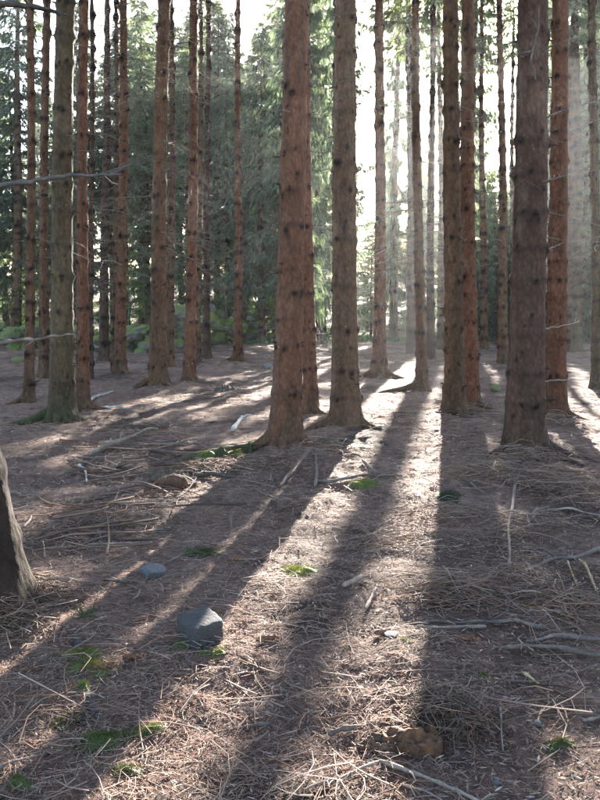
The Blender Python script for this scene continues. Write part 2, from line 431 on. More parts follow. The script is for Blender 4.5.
HIGH = [crown_mesh('crown', 100+i, 10.0, 2.0, 30, 60, 0.2) for i in range(3)]
FULL = [crown_mesh('crown', 200+i, 15.0, 2.5, 44, 75, 0.55, 1.25) for i in range(4)]

# ------------------------------------------------------------------ the stand of spruces
tree_objs = {}
for q, (bx, by, wpx, tx, tint, label, o) in enumerate(TREES):
    p = hit(bx, by); dist = p[1]
    if o.get('big'): MOUNDS.append((p[0], p[1], 0.07, 0.75))
    tree_objs[q] = [p, dist]
for q, (bx, by, wpx, tx, tint, label, o) in enumerate(TREES):
    g = np.random.default_rng(900+q)
    p, dist = tree_objs[q]
    r0 = wpx/2/FPX*dist
    H = float(np.clip(11+26*2*r0, 14, 22)) + g.uniform(0, 2)
    tp = at(tx, 0, dist); ztop = tp[2]-p[2]
    lean = (tp[0]-p[0])/ztop*H
    base = np.array([p[0], p[1], float(ground(p[0], p[1]))])
    hf = min(1.6+dist*0.40+1.0, 12.0)
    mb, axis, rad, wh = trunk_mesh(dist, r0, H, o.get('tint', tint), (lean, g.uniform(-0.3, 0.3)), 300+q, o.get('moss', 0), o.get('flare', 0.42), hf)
    t = thing('spruce_tree', base, label, 'tree', 'spruces of the stand')
    tk = mb.build('trunk', M_BARK, t)
    cs = max(8.5, min(1.6+dist*0.42+0.8, 11.5))
    cs = o.get('low', min(cs, H-4.5))
    cr = link('crown', HIGH[q % 3], t)
    k = (H-cs)/10.0; ca = axis(np.array(cs+ (H-cs)*0.4)); cr.location = (float(ca[0]), float(ca[1]), cs)
    sl = o.get('slim', 1.0); cr.scale = (k*1.1*sl, k*1.1*sl, k*1.02); cr.rotation_euler = (0, 0, g.uniform(0, 6.28))
    tw = MB()
    if dist < 14: dead_twigs(tw, axis, rad, g, 2.2, hf, 24, 0.10, 0.75)
    else: dead_twigs(tw, axis, rad, g, 2.0, cs+0.5, 75 if dist < 26 else 55, 0.3, 1.6)
    tag(tw.build('dead_twigs', M_WOOD, tk), kind='stuff')
    tree_objs[q] = dict(o=tk, p=base, dist=dist, r=r0, axis=axis, rad=rad)

def root(q, ang, L, r, tint, up=0.0):
    T = tree_objs[q]; g = np.random.default_rng(q*10+int(ang*10))
    t = np.linspace(0, 1, 9); a = ang + 0.35*np.sin(t*3+ang)*t
    x = T['p'][0] + np.cos(a)*(T['r']*0.7+L*t); y = T['p'][1] + np.sin(a)*(T['r']*0.7+L*t)
    z = ground(x, y) + r*(0.9-1.7*t) + 0.16*np.exp(-t*6) + up*(1-t)
    mb = MB(); mb.tube(np.stack([x, y, z], -1)-T['p'], r*(1.25-0.85*t), 8, np.array(tint))
    mb.build('root', M_BARK, T['o'])
for q, ang, L, r, tint in [(0, 3.45, 1.0, 0.055, (0.06, 0.07, 0.03)), (0, 2.7, 0.5, 0.05, (0.07, 0.07, 0.04)), (0, 5.6, 0.55, 0.06, OLV), (0, 4.8, 0.45, 0.06, OLV),
                           (9, 3.6, 0.7, 0.09, BRN), (9, 5.7, 0.6, 0.09, BRN), (9, 4.7, 0.5, 0.07, BRN), (10, 3.5, 1.0, 0.06, GRY), (7, 3.9, 0.6, 0.07, BRN), (7, 5.4, 0.6, 0.07, BRN),
                           (23, 3.7, 0.6, 0.07, BRN), (23, 5.6, 0.6, 0.07, BRN), (16, 5.6, 0.6, 0.06, BRN), (13, 5.8, 0.7, 0.05, BRN), (11, 3.6, 0.5, 0.05, BRN), (19, 5.2, 0.5, 0.05, BRN),
                           (5, 5.3, 0.45, 0.05, BRN), (3, 5.5, 0.5, 0.07, DRK), (3, 3.7, 0.5, 0.07, DRK), (1, 3.6, 0.45, 0.07, BRN), (1, 4.7, 0.4, 0.06, BRN), (1, 5.7, 0.55, 0.06, BRN), (2, 3.5, 0.5, 0.06, GRY), (2, 4.5, 0.35, 0.06, GRY), (2, 5.8, 0.5, 0.055, GRY), (3, 4.6, 0.4, 0.075, DRK), (3, 6.1, 0.7, 0.06, DRK), (4, 3.8, 0.45, 0.055, GRY), (4, 4.8, 0.35, 0.05, GRY), (6, 5.5, 0.55, 0.055, BRN), (6, 4.3, 0.4, 0.055, BRN), (8, 5.4, 0.4, 0.045, BRN)]:
    root(q, ang, L, r, tint)

# foreground spruce at the left edge: only the edge of its foot and its dead boughs enter the view
pN = hit(-4, 624); MOUNDS.append((pN[0], pN[1], 0.10, 0.5))
pN = np.array([pN[0], pN[1], float(ground(pN[0], pN[1]))])
near = thing('spruce_tree', pN, 'foreground spruce cut off by the left edge, only its flared foot showing', 'tree', 'spruces of the stand')
mbN, axN, radN, _ = trunk_mesh(4.2, 0.135, 18, (0.036, 0.024, 0.02), (-2.4, 0.3), 777, 0, 0.34, 5.0)  # bark tint darkened to put this trunk's shade into its colour
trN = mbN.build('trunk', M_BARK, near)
crN = link('crown', HIGH[1], near); crN.location = (-1.9, 0.2, 9.0); crN.scale = (0.9, 0.9, 0.9)
def bough(owner, origin, pts, r, col, twigs=3, seed=1, name='dead_branch'):
    g = np.random.default_rng(seed)
    K = np.asarray(pts, float)-origin; t = np.linspace(0, len(K)-1, len(K)*4)
    P = np.stack([np.interp(t, np.arange(len(K)), K[:, a]) for a in range(3)], -1)
    P[1:-1] = (P[:-2]+2*P[1:-1]+P[2:])/4; P[1:] += g.normal(0, 0.004, (len(P)-1, 3))
    f = np.linspace(0, 1, len(P)); rr = r*(1-0.72*f)*(1+0.12*g.normal(0, 1, len(P)))
    mb = MB(); mb.tube(P, rr, 7, np.asarray(col)[None]*(1+0.25*g.normal(0, 1, (len(P), 1))))
    for w in range(twigs):
        i = g.integers(2, len(P)-1); l = g.uniform(0.06, 0.3)*np.linalg.norm(K[-1]-K[0]); T = P[min(i+1, len(P)-1)]-P[i]; T /= np.linalg.norm(T)+1e-9
        d = T*g.uniform(0.3, 1) + g.normal(0, 0.5, 3); d /= np.linalg.norm(d)
        mb.tube([P[i], P[i]+d*l*0.5, P[i]+d*l+g.normal(0, 0.1*l, 3)], [r*0.35, r*0.25, r*0.1], 4, np.asarray(col)*0.9, cap=False)
    return mb.build(name, M_WOOD, owner)
def nearaxis(z): a = axN(np.array(z)); return pN + a
bough(trN, pN, [nearaxis(2.05), at(0, 184, 3.5), at(40, 181, 3.5), at(70, 175, 3.5), at(95, 176, 3.55), at(122, 173, 3.6)], 0.014, (0.10, 0.085, 0.08), 5, 3)
bough(trN, pN, [nearaxis(1.35), at(0, 343, 3.6), at(35, 338, 3.5), at(76, 334, 3.45)], 0.013, (0.17, 0.13, 0.115), 2, 4)
bough(trN, pN, [nearaxis(2.75), at(0, 2, 3.6), at(30, 5, 3.6), at(62, 14, 3.7)], 0.022, (0.09, 0.08, 0.07), 2, 5)
T = tree_objs[3]
for k, pts in enumerate([[at(531, 58, T['dist']), at(516, 55, T['dist']-0.25), at(548, 47, T['dist']-0.45), at(602, 27, T['dist']-0.7)],
                         [at(540, 120, T['dist']), at(549, 116, T['dist']-0.15), at(575, 107, T['dist']-0.3), at(600, 100, T['dist']-0.4)],
                         [at(540, 184, T['dist']), at(549, 181, T['dist']-0.15), at(575, 173, T['dist']-0.2), at(600, 163, T['dist']-0.3)],
                         [at(540, 95, T['dist']), at(530, 62, T['dist']-0.3), at(538, 30, T['dist']-0.35), at(540, 5, T['dist']-0.4)],
                         [at(540, 252, T['dist']), at(551, 248, T['dist']-0.1), at(563, 243, T['dist']-0.15)],
                         [at(540, 329, T['dist']), at(556, 327, T['dist']-0.1), at(580, 322, T['dist']-0.2)],
                         [at(540, 381, T['dist']), at(560, 380, T['dist']-0.1), at(588, 379, T['dist']-0.1)]]):
    bough(T['o'], T['p'], pts, 0.013 if k < 4 else 0.009, (0.12, 0.10, 0.09) if k < 4 else (0.3, 0.27, 0.24), 3, 60+k)

# ------------------------------------------------------------------ ground sheet
def spaced(fine0, fine1, step, lo, hi, k=1.18):
    a = list(np.arange(fine0, fine1+1e-6, step)); s = step
    while a[-1] < hi: s = min(s*k, 6); a.append(min(a[-1]+s, hi))
    s = step; b = []
    x = fine0
    while x > lo: s = min(s*k, 6); x = max(x-s, lo); b.append(x)
    return np.array(b[::-1]+a)
xs = spaced(-4.6, 4.6, 0.034, -140, 140, 1.07); ys = spaced(1.6, 13.0, 0.034, -25, 165, 1.035)
gx, gy = np.meshgrid(xs, ys, indexing='ij')
relief = lambda x, y: 0.034*fbm(x*1.7, y*1.7, 0, 50, 4) + 0.013*fbm(x*9, y*9, 0, 55, 3)
def floor_z(x, y): return ground(x, y) + relief(x, y)*(1-0.5*sstep(14, 40, y))
gz = floor_z(gx, gy)
near_d = np.sqrt(gx**2+gy**2)
cA, cB, cC = np.array((0.135, 0.092, 0.078)), np.array((0.235, 0.172, 0.145)), np.array((0.05, 0.034, 0.029))
m1 = np.clip(0.5+0.55*fbm(gx*0.7, gy*0.7, 0, 70, 4), 0, 1)[..., None]; m2 = np.clip(1.3*fbm(gx*1.3+9, gy*1.3, 0, 75, 4)-0.1, 0, 1)[..., None]
gc = cA*(1-m1)+cB*m1; gc = gc*(1-m2*0.85)+cC*m2*0.85
# darker soil in the hollow at the left, green ground cover beyond the boulders
hollow_dark = np.exp(-(((gx+2.2)/1.5)**2+((gy-7.2)/1.5)**2))[..., None]*np.clip(0.6+0.6*noise(gx*2, gy*2, 0, 81), 0, 1)[..., None]
gc = gc*(1-0.65*hollow_dark)+np.array((0.05, 0.042, 0.045))*0.65*hollow_dark
gr = (sstep(36, 44, gy)*np.clip(0.55+0.5*fbm(gx*0.25, gy*0.25, 0, 85, 3), 0, 1))[..., None]
gc = gc*np.array((1.15, 1.03, 0.96)); gc = gc*(1-gr)+np.array((0.13, 0.165, 0.085))*gr
nx, ny = gx.shape
i = np.arange(nx-1)[:, None]*ny; j = np.arange(ny-1)[None]
F = np.stack([i+j, i+ny+j, i+ny+j+1, i+j+1], -1).reshape(-1, 4)
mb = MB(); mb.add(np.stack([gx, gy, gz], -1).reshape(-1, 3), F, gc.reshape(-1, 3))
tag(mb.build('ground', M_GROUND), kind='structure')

# ------------------------------------------------------------------ background spruces and saplings
bgp = []
for i in range(4):
    mbt, ax_, rd_, _ = trunk_mesh(45, 0.15, 17.5, (0.15, 0.11, 0.085), (0, 0), 500+i, 0, 0.35, 12)
    tw = MB(); dead_twigs(tw, ax_, rd_, np.random.default_rng(i), 0.8, 8, 70, 0.5, 1.8)
    bgp.append((mbt.mesh('trunk', M_BARK), tw.mesh('dead_twigs', M_WOOD)))
BG = []
def bg_ok(x, y, h):
    px = 300 + x/y*FPX; top = 310 - (h-1.6)/y*FPX
    if 335 < px < 540 and top < 175: return False
    return True
tries = 0
gB = np.random.default_rng(42)
BGL = [(62, 'distant green spruce seen left of the thick olive-brown trunk', 'background spruces at far left'),
       (160, 'distant green spruce seen between the olive-brown and the lone brown trunk', 'background spruces behind the stone wall'),
       (240, 'distant green spruce seen above the bright green boulders', 'background spruces behind the boulders'),
       (345, 'distant green spruce seen around the leaning reddish trunk', 'background spruces behind the centre'),
       (455, 'small distant spruce in the bright gap below the sun', 'small spruces in the bright gap'),
       (530, 'small distant spruce seen between the touching pair and the widest trunk', 'small spruces behind the touching pair'),
       (1e9, 'distant green spruce seen right of the widest dark trunk', 'background spruces at far right')]
def add_bg(x, y, s, lift, slim=1.0):
    BG.append((x, y))
    i = len(BG)
    px = 300 + x/y*FPX
    lab, grp = next((a, b) for e, a, b in BGL if px < e)
    t = thing('background_spruce', (x, y, float(ground(x, y))), lab, 'tree', grp)
    t.rotation_euler = (0, 0, gB.uniform(0, 6.28)); t.scale = (s, s, s)
    tr = link('trunk', bgp[i % 4][0], t); tw = tag(link('dead_twigs', bgp[i % 4][1], tr), kind='stuff')
    cr = link('crown', FULL[i % 4], t); cr.location = (0, 0, lift); cr.scale = (slim, slim, (17.6-lift)/15.0)
for px_, y_ in ((297, 37), (322, 44), (262, 40), (228, 43), (190, 42), (305, 52), (275, 48), (245, 52), (150, 44), (75, 41), (20, 43), (575, 44), (560, 55), (600, 47)):  # some of these were added to keep the sun off the left-hand floor
    add_bg((px_-300)/FPX*y_, y_, gB.uniform(0.65, 0.95) if px_ < 280 else gB.uniform(0.95, 1.2), gB.uniform(1.5, 3.0))
for k_ in range(20):
    y_ = gB.uniform(37, 52); px_ = 474 + k_*6.6 + gB.uniform(-4, 4); x_ = (px_-300)/FPX*y_
    add_bg(x_, y_, (1.6+y_*(310-(gB.uniform(165, 235) if px_ < 525 else gB.uniform(60, 190)))/FPX-float(ground(x_, y_)))/17.5, gB.uniform(0.5, 2.0), 1.25)
for px_, y_, s_, sl_ in ((466, 38, 1.38, 0.42), (533, 40, 1.05, 0.6), (393, 41, 1.25, 0.42), (306, 25, 0.95, 0.4), (548, 46, 1.1, 0.7)):  # spruces added as sun blockers to shade the floor, mostly hidden behind trunks
    add_bg((px_-300)/FPX*y_, y_, s_, 2.0, sl_)
for k_ in range(15):
    y_ = gB.uniform(47, 64); px_ = 115 + k_*12.5 + gB.uniform(-6, 6)
    add_bg((px_-300)/FPX*y_, y_, gB.uniform(1.05, 1.32), gB.uniform(4, 8))
while len(BG) < 150 and tries < 20000:
    tries += 1
    y = 40 + 55*gB.random()**1.1; x = gB.uniform(-0.5, 0.5)*(y*0.95+12)
    s = gB.uniform(0.75, 1.3)
    if not bg_ok(x, y, 17.5*s):
        s = max(0.28, (1.6+y*(310-gB.uniform(150, 255))/FPX)/17.5)
        if gB.random() < 0.1: continue
    pxx = 300+x/y*FPX
    if (pxx < 200 or 285 < pxx < 290) and gB.random() < 0.8: s = min(s, (1.6+y*(310-gB.uniform(-30, 150))/FPX-float(ground(x, y)))/17.5)
    if any((x-a)**2+(y-b)**2 < (2.4 if y < 70 else 3.2)**2 for a, b in BG): continue
    add_bg(x, y, s, gB.uniform(1.0, 4.0))

def sapling_mesh(seed):
    g = np.random.default_rng(seed); H = g.uniform(3.5, 5.5); mb = MB()
    t = np.linspace(0, 1, 9); P = np.stack([0.25*np.sin(t*2+seed)*t, 0.2*np.sin(t*3)*t, H*t], -1)
    mb.tube(P, 0.028*(1-0.85*t), 5, (0.22, 0.2, 0.17))
    lf = MB()
    for b in range(34):
        u = g.uniform(0.15, 1); o = np.array([np.interp(u, t, P[:, a]) for a in range(3)]); a = g.uniform(0, 2*PI); l = g.uniform(0.4, 1.3)*(1.1-u*0.7)
        d = np.array([math.cos(a), math.sin(a), g.uniform(0.1, 0.8)]); s = np.linspace(0, 1, 4)[:, None]
        Q = o+d*l*s+g.normal(0, 0.04, (4, 3)); mb.tube(Q, 0.009*(1-0.8*s[:, 0]), 3, (0.2, 0.18, 0.15), cap=False)
        for k in range(16):
            v = g.uniform(0.2, 1); c = np.array([np.interp(v, s[:, 0], Q[:, a2]) for a2 in range(3)])+g.normal(0, 0.09, 3)
            e = g.normal(0, 1, 3); e /= np.linalg.norm(e); f = np.cross(e, g.normal(0, 1, 3)); f /= np.linalg.norm(f); z = g.uniform(0.035, 0.07)
            lf.add([c-e*z, c+f*z*0.6, c+e*z, c-f*z*0.6], [[0, 1, 2, 3]], np.array((0.11, 0.15, 0.05))*g.uniform(0.6, 1.4))
    return mb.mesh('stem', M_WOOD), lf.mesh('foliage', M_LEAF, False)
SAP = [sapling_mesh(s) for s in (1, 2, 3, 4)]
gS = np.random.default_rng(5); n = 0
for k in range(44):
    y = gS.uniform(39, 62); px = gS.choice([gS.uniform(90, 290), gS.uniform(340, 420), gS.uniform(470, 600), gS.uniform(0, 90)], p=[0.55, 0.12, 0.2, 0.13]); x = (px-300)/FPX*y
    t = thing('sapling', (x, y, float(ground(x, y))), ('thin leafy sapling in the undergrowth at left beyond the boulders' if px < 300 else 'thin leafy sapling in the undergrowth behind the right-hand trunks'), 'sapling', 'saplings beyond the boulders' if px < 300 else 'saplings behind the right-hand trunks')
    t.rotation_euler = (0, 0, gS.uniform(0, 6.28)); s = gS.uniform(0.6, 1.2); t.scale = (s, s, s)
    link('stem', SAP[k % 4][0], t); link('foliage', SAP[k % 4][1], t)

# ------------------------------------------------------------------ stones
def rock_mesh(name, seed, mat, sub=3, box=0.0, planes=7, rough=0.15):
    g = np.random.default_rng(seed); bm = bmesh.new(); bmesh.ops.create_icosphere(bm, subdivisions=sub, radius=1.0)
    V = np.array([v.co[:] for v in bm.verts])
    for k in range(planes):
        nrm = g.normal(0, 1, 3); nrm /= np.linalg.norm(nrm); d = g.uniform(0.62, 0.9)
        e = V@nrm-d; V = V - np.clip(e, 0, None)[:, None]*nrm*0.92
    if box: V = V/(np.abs(V)**box).sum(1)[:, None]**(1/box); V[:, 2] += 0.10*V[:, 0]*(V[:, 2] > 0) - 0.12*V[:, 1]*(V[:, 2] > 0)
    V = V*(1+rough*fbm(V[:, 0]*1.6+seed, V[:, 1]*1.6, V[:, 2]*1.6, seed, 4))[:, None]
    for v, c in zip(bm.verts, V): v.co = c
    for f in bm.faces: f.smooth = True
    m = bpy.data.meshes.new(name); bm.to_mesh(m); bm.free(); m.materials.append(mat); return m
WS = [rock_mesh('stone', 40+i, M_STONE_W, 4, 0.0, 4, 0.26) for i in range(6)]
gW = np.random.default_rng(77)
def wall(label, pts, count, smin, smax, high):
    Pw = np.array([hit(*p)[:2] for p in pts]); c = Pw.mean(0)
    t = thing('mossy_stone_wall', (c[0], c[1], float(ground(*c))), label, 'stone wall')
    for k in range(count):
        u = gW.uniform(0, len(Pw)-1); i = min(int(u), len(Pw)-2); q = Pw[i]+(Pw[i+1]-Pw[i])*(u-i) + gW.normal(0, 0.45, 2)
        s = gW.uniform(smin, smax); lay = gW.random()**1.6*high
        o = link('stone', WS[gW.integers(6)], t)
        o.location = (q[0]-c[0], q[1]-c[1], float(ground(q[0], q[1]))-float(ground(*c)) + s*0.25 + lay)
        o.scale = (s*gW.uniform(0.8, 1.3), s*gW.uniform(0.8, 1.2), s*gW.uniform(0.55, 0.8)); o.rotation_euler = tuple(gW.uniform(-0.4, 0.4, 2))+(gW.uniform(0, 6.28),)
wall('tumbled mossy stone wall running behind the left-hand trunks', [(-30, 350), (60, 348), (110, 352), (160, 352)], 120, 0.16, 0.36, 0.9)
wall('heap of bright green mossy boulders left of the pale-red trunk', [(160, 350), (205, 343), (240, 340), (285, 339)], 130, 0.2, 0.46, 1.6)
def boulder(px, py, wpx, hf, label, mat, seed, name='stone', cat='stone', sub=4, box=0.0, rough=0.10, sink=0.25):
    p = hit(px, py); w = wpx/2/FPX*p[1]
    o = link(name, rock_mesh(name, seed, mat, sub, box, 9 if not box else 5, rough)); o.location = (p[0], p[1], float(floor_z(p[0], p[1]))+w*hf*(1-sink))
    o.scale = (w, w*0.85, w*hf); o.rotation_euler = (0, 0, seed*0.7); tag(o, label, cat); return o
boulder(140, 351, 13, 0.8, 'pale rounded boulder among the mossy wall stones', M_STONE_P, 5, sub=3)
boulder(128, 349, 9, 0.8, 'small pale boulder left of the larger pale one', M_STONE_P, 6, sub=3)
boulder(18, 364, 15, 0.5, 'low mossy stone by the second trunk from the left', M_STONE_W, 8, sub=3)
boulder(495, 391, 11, 0.7, 'small mossy stone left of the widest dark trunk', M_STONE_W, 9, sub=3)
boulder(200, 640, 44, 0.66, 'dark grey flat-topped stone half sunk in the needles', M_STONE, 21, sub=5, box=8.0, rough=0.085, sink=0.40)
boulder(152, 574, 30, 0.5, 'small bluish stone left of the sunlit strip', M_STONE_P, 23)
boulder(391, 644, 17, 0.45, 'little rounded brown-grey stone in the sunlit strip', M_STONE_P, 24)
boulder(538, 730, 11, 0.7, 'pale pebble lying right of the rotten wood', M_STONE_P, 25, 'pebble', 'pebble', 3)
boulder(497, 779, 9, 0.7, 'pale bluish pebble near the bottom edge', M_STONE_P, 26, 'pebble', 'pebble', 3)
boulder(457, 752, 8, 0.7, 'small grey pebble just right of the rotten wood', M_STONE_P, 27, 'pebble', 'pebble', 3)
boulder(267, 368, 12, 0.6, 'small stone left of the leaning reddish trunk at the path', M_STONE_P, 28, sub=3)

# ------------------------------------------------------------------ fallen sticks
GREY, PALE, STRAW, DARK, RUST = (0.165, 0.125, 0.105), (0.28, 0.22, 0.18), (0.42, 0.31, 0.18), (0.09, 0.07, 0.06), (0.20, 0.10, 0.065)
def stick(name, label, pts, wpx, col, twigs=2, lift=0.0, cat='stick', seed=None, taper=0.6):
    seed = int(sum(p[0]*3+p[1] for p in pts)) if seed is None else seed
    g = np.random.default_rng(seed)
    K = np.array([hit(*p) for p in pts]); 
    n = max(10, int(6*(len(K)-1))); t = np.linspace(0, len(K)-1, n)
    P = np.stack([np.interp(t, np.arange(len(K)), K[:, a]) for a in range(3)], -1)
    for s in range(2): P[1:-1] = (P[:-2]+2*P[1:-1]+P[2:])/4
    L = np.linalg.norm(P[-1]-P[0]); P[:, :2] += 0.012*L*np.stack([noise(t*1.7+seed, 0.5), noise(t*1.7, 7.5+seed)], -1)
    r = wpx*0.8/2/FPX*K[:, 1].mean()
    z = floor_z(P[:, 0], P[:, 1]); z = np.maximum(z, np.interp(np.arange(n), [0, n-1], [z[0], z[-1]])*0.6+z*0.4)
    P[:, 2] = z + (r*0.8 + 0.012 if name != 'buried_root' else 0.2*r) + lift*np.sin(np.linspace(0, PI, n))
    f = np.linspace(0, 1, n); rr = r*(1.1-taper*f)*(1+0.16*g.normal(0, 1, n))
    rr = rr*np.minimum(1, 0.55+f*9)*(1+(0.16*noise(f*14+seed, 3.3) if wpx > 9 else 0)); base = P[0].copy(); base[2] -= r
    cc = np.asarray(col)[None]*(1+0.22*noise(f*6+seed, 0.3)[:, None]+0.08*g.normal(0, 1, (n, 1)))
    mb = MB(); mb.tube(P-base, rr, 8, np.clip(cc, 0.02, 0.8))
    for w in range(twigs):
        i = g.integers(2, n-1); T = P[i]-P[i-1]; T /= np.linalg.norm(T); s = np.array([-T[1], T[0], 0])*g.choice([-1, 1])
        d = T*g.uniform(0.3, 0.9)+s*g.uniform(0.3, 0.9)+np.array([0, 0, g.uniform(0, 0.5)]); l = g.uniform(0.1, 0.3)*L
        mb.tube([P[i]-base, P[i]-base+d*l*0.5, P[i]-base+d*l*np.array([1, 1, 0.5])], [r*0.5, r*0.38, r*0.15], 5, np.asarray(col)*0.9, cap=False)
    o = mb.build(name, M_WOOD); o.location = base; tag(o, label, cat, 'fallen sticks'); return o
S = 'fallen_stick'; B = 'fallen_branch'
stick(S, 'straight grey stick pointing at the viewer below the widest trunk', [(518, 475), (512, 508), (509, 540), (509, 572)], 4.5, GREY, 1)
stick(B, 'long grey branch reaching in from the right edge', [(602, 549), (560, 563), (522, 573)], 6, GREY, 3)
stick(S, 'straw-coloured stick leaning against the right edge', [(578, 560), (590, 580), (602, 600)], 4, STRAW, 0)
stick(S, 'short straw-coloured stick beside the green sprig', [(567, 567), (577, 586)], 3, STRAW, 0)
stick(B, 'upper of two parallel grey branches right of the sunlit strip', [(550, 630), (500, 622), (455, 626), (415, 625)], 5.5, GREY, 3)
stick(B, 'lower of two parallel grey branches right of the sunlit strip', [(486, 629), (450, 631), (417, 633)], 5, PALE, 1)
stick(B, 'knotty grey branch running to the right edge', [(602, 655), (552, 648), (525, 650), (492, 656)], 7, GREY, 3)
stick(B, 'dark branch behind the knotty grey one at the right', [(602, 641), (560, 637), (525, 644)], 7, (0.16, 0.12, 0.11), 3)
stick(B, 'pale branch running off the bottom edge', [(380, 766), (420, 777), (470, 794), (500, 812)], 7, PALE, 2)
stick(B, 'pale forked stick slanting to the bottom edge left of the rotten wood', [(380, 766), (345, 785), (305, 806)], 5, PALE, 2)
stick(S, 'thin pale stick below the rotten wood', [(400, 784), (425, 790), (447, 801)], 4, PALE, 1)
stick(S, 'grey stick lying in the shade below the dark stone', [(270, 720), (240, 727), (212, 738)], 5, GREY, 2)
stick(S, 'short thick grey piece of branch in the bottom sunlit patch', [(328, 732), (357, 733)], 7, GREY, 0, taper=0.15)
stick(S, 'thin stick just above the short thick piece', [(314, 715), (335, 717), (360, 718)], 4, RUST, 1)
stick(S, 'grey stick at the foot of the leaning reddish trunk', [(280, 486), (297, 472), (313, 457)], 4, GREY, 1)
stick(S, 'short stick standing off the grey one by the leaning trunk', [(315, 488), (317, 472), (316, 460)], 4, GREY, 1)
stick(B, 'long dark branch across the light below the knotty grey trunk', [(312, 483), (355, 484), (402, 479)], 4, (0.13, 0.1, 0.09), 3)
stick(S, 'stick right of the bright moss in the light', [(363, 466), (373, 475), (384, 483)], 4.5, GREY, 1)
stick(S, 'thin stick in the shade left of the sunlit strip', [(255, 491), (268, 499), (281, 508)], 3, GREY, 2)
stick(S, 'stick in the brushwood left below the widest trunk', [(457, 478), (471, 488), (486, 498)], 4, GREY, 2)
stick(S, 'short stick touching the brushwood at the widest trunk', [(492, 480), (513, 488)], 4, GREY, 1)
stick(S, 'short pale chip standing right of the straight grey stick', [(526, 528), (532, 519), (537, 511)], 5, PALE, 0)
stick(S, 'thin pale stick level with the chip at the right', [(547, 512), (575, 512), (602, 516)], 3.5, PALE, 1)
stick(S, 'long thin pale stick above the parallel branches', [(433, 592), (475, 597), (519, 606)], 3.5, PALE, 2)
stick(S, 'thin stick crossing the shade right of the foreground foot', [(32, 557), (67, 551), (118, 535)], 3.5, GREY, 2)
stick(S, 'pale thin stick in the shade above the bluish stone', [(88, 547), (118, 545), (151, 543)], 3.5, PALE, 1)
stick(S, 'stick rising right from the bluish stone', [(163, 566), (180, 558), (202, 547)], 4, GREY, 1)
stick(S, 'thin stick below the bluish stone', [(110, 583), (126, 586), (143, 593)], 3.5, GREY, 1)
stick(S, 'pale flat stick right of the foreground foot', [(58, 585), (74, 586), (92, 587)], 4.5, PALE, 0)
stick(S, 'white curved stick in the hollow at left', [(79, 466), (86, 473), (87, 483)], 3.5, (0.5, 0.46, 0.42), 0)
stick(S, 'short curved pale stick near the left sunlit patch', [(24, 534), (30, 528), (32, 519)], 3.5, PALE, 0)
stick(S, 'stick by the left edge above the sunlit patch', [(10, 492), (20, 497), (32, 498)], 4.5, GREY, 1)
stick(S, 'pale stick at the bottom left corner', [(-2, 776), (18, 768), (42, 762)], 5, PALE, 1)
stick(S, 'grey stick between the dark stone and the bottom edge', [(168, 719), (185, 726), (205, 736)], 4, GREY, 1)
stick(S, 'short straw chunk at right below the branches', [(522, 675), (530, 680), (539, 688)], 5, STRAW, 0)
stick(S, 'thin level stick at right below the branches', [(552, 679), (576, 680)], 4, GREY, 0)
stick(S, 'thin upright-lying twig right of the rotten wood', [(500, 719), (501, 736), (503, 755)], 3.5, PALE, 0)
stick(S, 'short pale stick at the right edge near the bottom', [(582, 719), (602, 715)], 5, PALE, 0)
stick(S, 'grey stick at the right below the knotty branch', [(566, 674), (580, 671), (595, 666)], 4, GREY, 0)
stick(S, 'pale stick lying behind the slim reddish trunk at left', [(89, 402), (113, 393)], 3.5, (0.45, 0.42, 0.4), 0)
stick(S, 'second pale stick lying right of the slim reddish trunk', [(100, 410), (131, 411)], 3, (0.45, 0.42, 0.4), 0)
stick(S, 'pale chip of wood in the middle of the forest floor', [(343, 594), (367, 586)], 7, PALE, 0)
stick(S, 'short stick right of the pale chip in the middle', [(366, 613), (372, 602), (377, 592)], 5, PALE, 0)
stick(B, 'broken pale branch lying in the hollow at left', [(90, 457), (115, 449), (135, 441), (157, 432)], 5.5, PALE, 3, 0.05)
stick(B, 'dark root-like branch right of the broken pale one', [(146, 452), (165, 458), (190, 462)], 5, DARK, 2, 0.04)
stick(B, 'thin dead branch above the dark root-like one', [(150, 446), (180, 449), (205, 447)], 4, GREY, 3, 0.03)
stick('fallen_log', 'long mossy log lying left of the leaning reddish trunk', [(178, 462), (205, 461), (232, 457), (262, 449)], 9, (0.085, 0.07, 0.045), 4, 0.03, 'log')
stick('fallen_log', 'low dark log in the shade below the mossy one', [(195, 478), (215, 482), (240, 484)], 6, DARK, 3, 0.02, 'log')
K = np.array([hit(*q) for q in [(187, 489), (172, 490), (155, 491), (138, 498), (118, 503), (98, 504)]]); u = np.linspace(0, 5, 46)
P = np.stack([np.interp(u, np.arange(6), K[:, a]) for a in range(3)], -1)
for k in range(6): P[1:-1] = (P[:-2]+2*P[1:-1]+P[2:])/4
rl = np.interp(u, [0, 0.25, 0.8, 1.6, 2.4, 3.2, 5], [0.035, 0.075, 0.085, 0.066, 0.034, 0.022, 0.006]); P[:, 2] = floor_z(P[:, 0], P[:, 1])+rl*0.55
mb = MB(); mb.tube(P-P[0], rl, 18, (0.15, 0.08, 0.055)); V = mb.v[0]; nn = 0.022*fbm(V[:, 0]*14, V[:, 1]*14, V[:, 2]*14, 5, 4)*np.repeat(rl/0.085, 18)
ax_ = np.repeat(P-P[0], 18, 0); dv = V-ax_; V = V+dv/(np.linalg.norm(dv, axis=1)[:, None]+1e-6)*nn[:, None]; mb.v[0] = V
gr_ = np.random.default_rng(3)
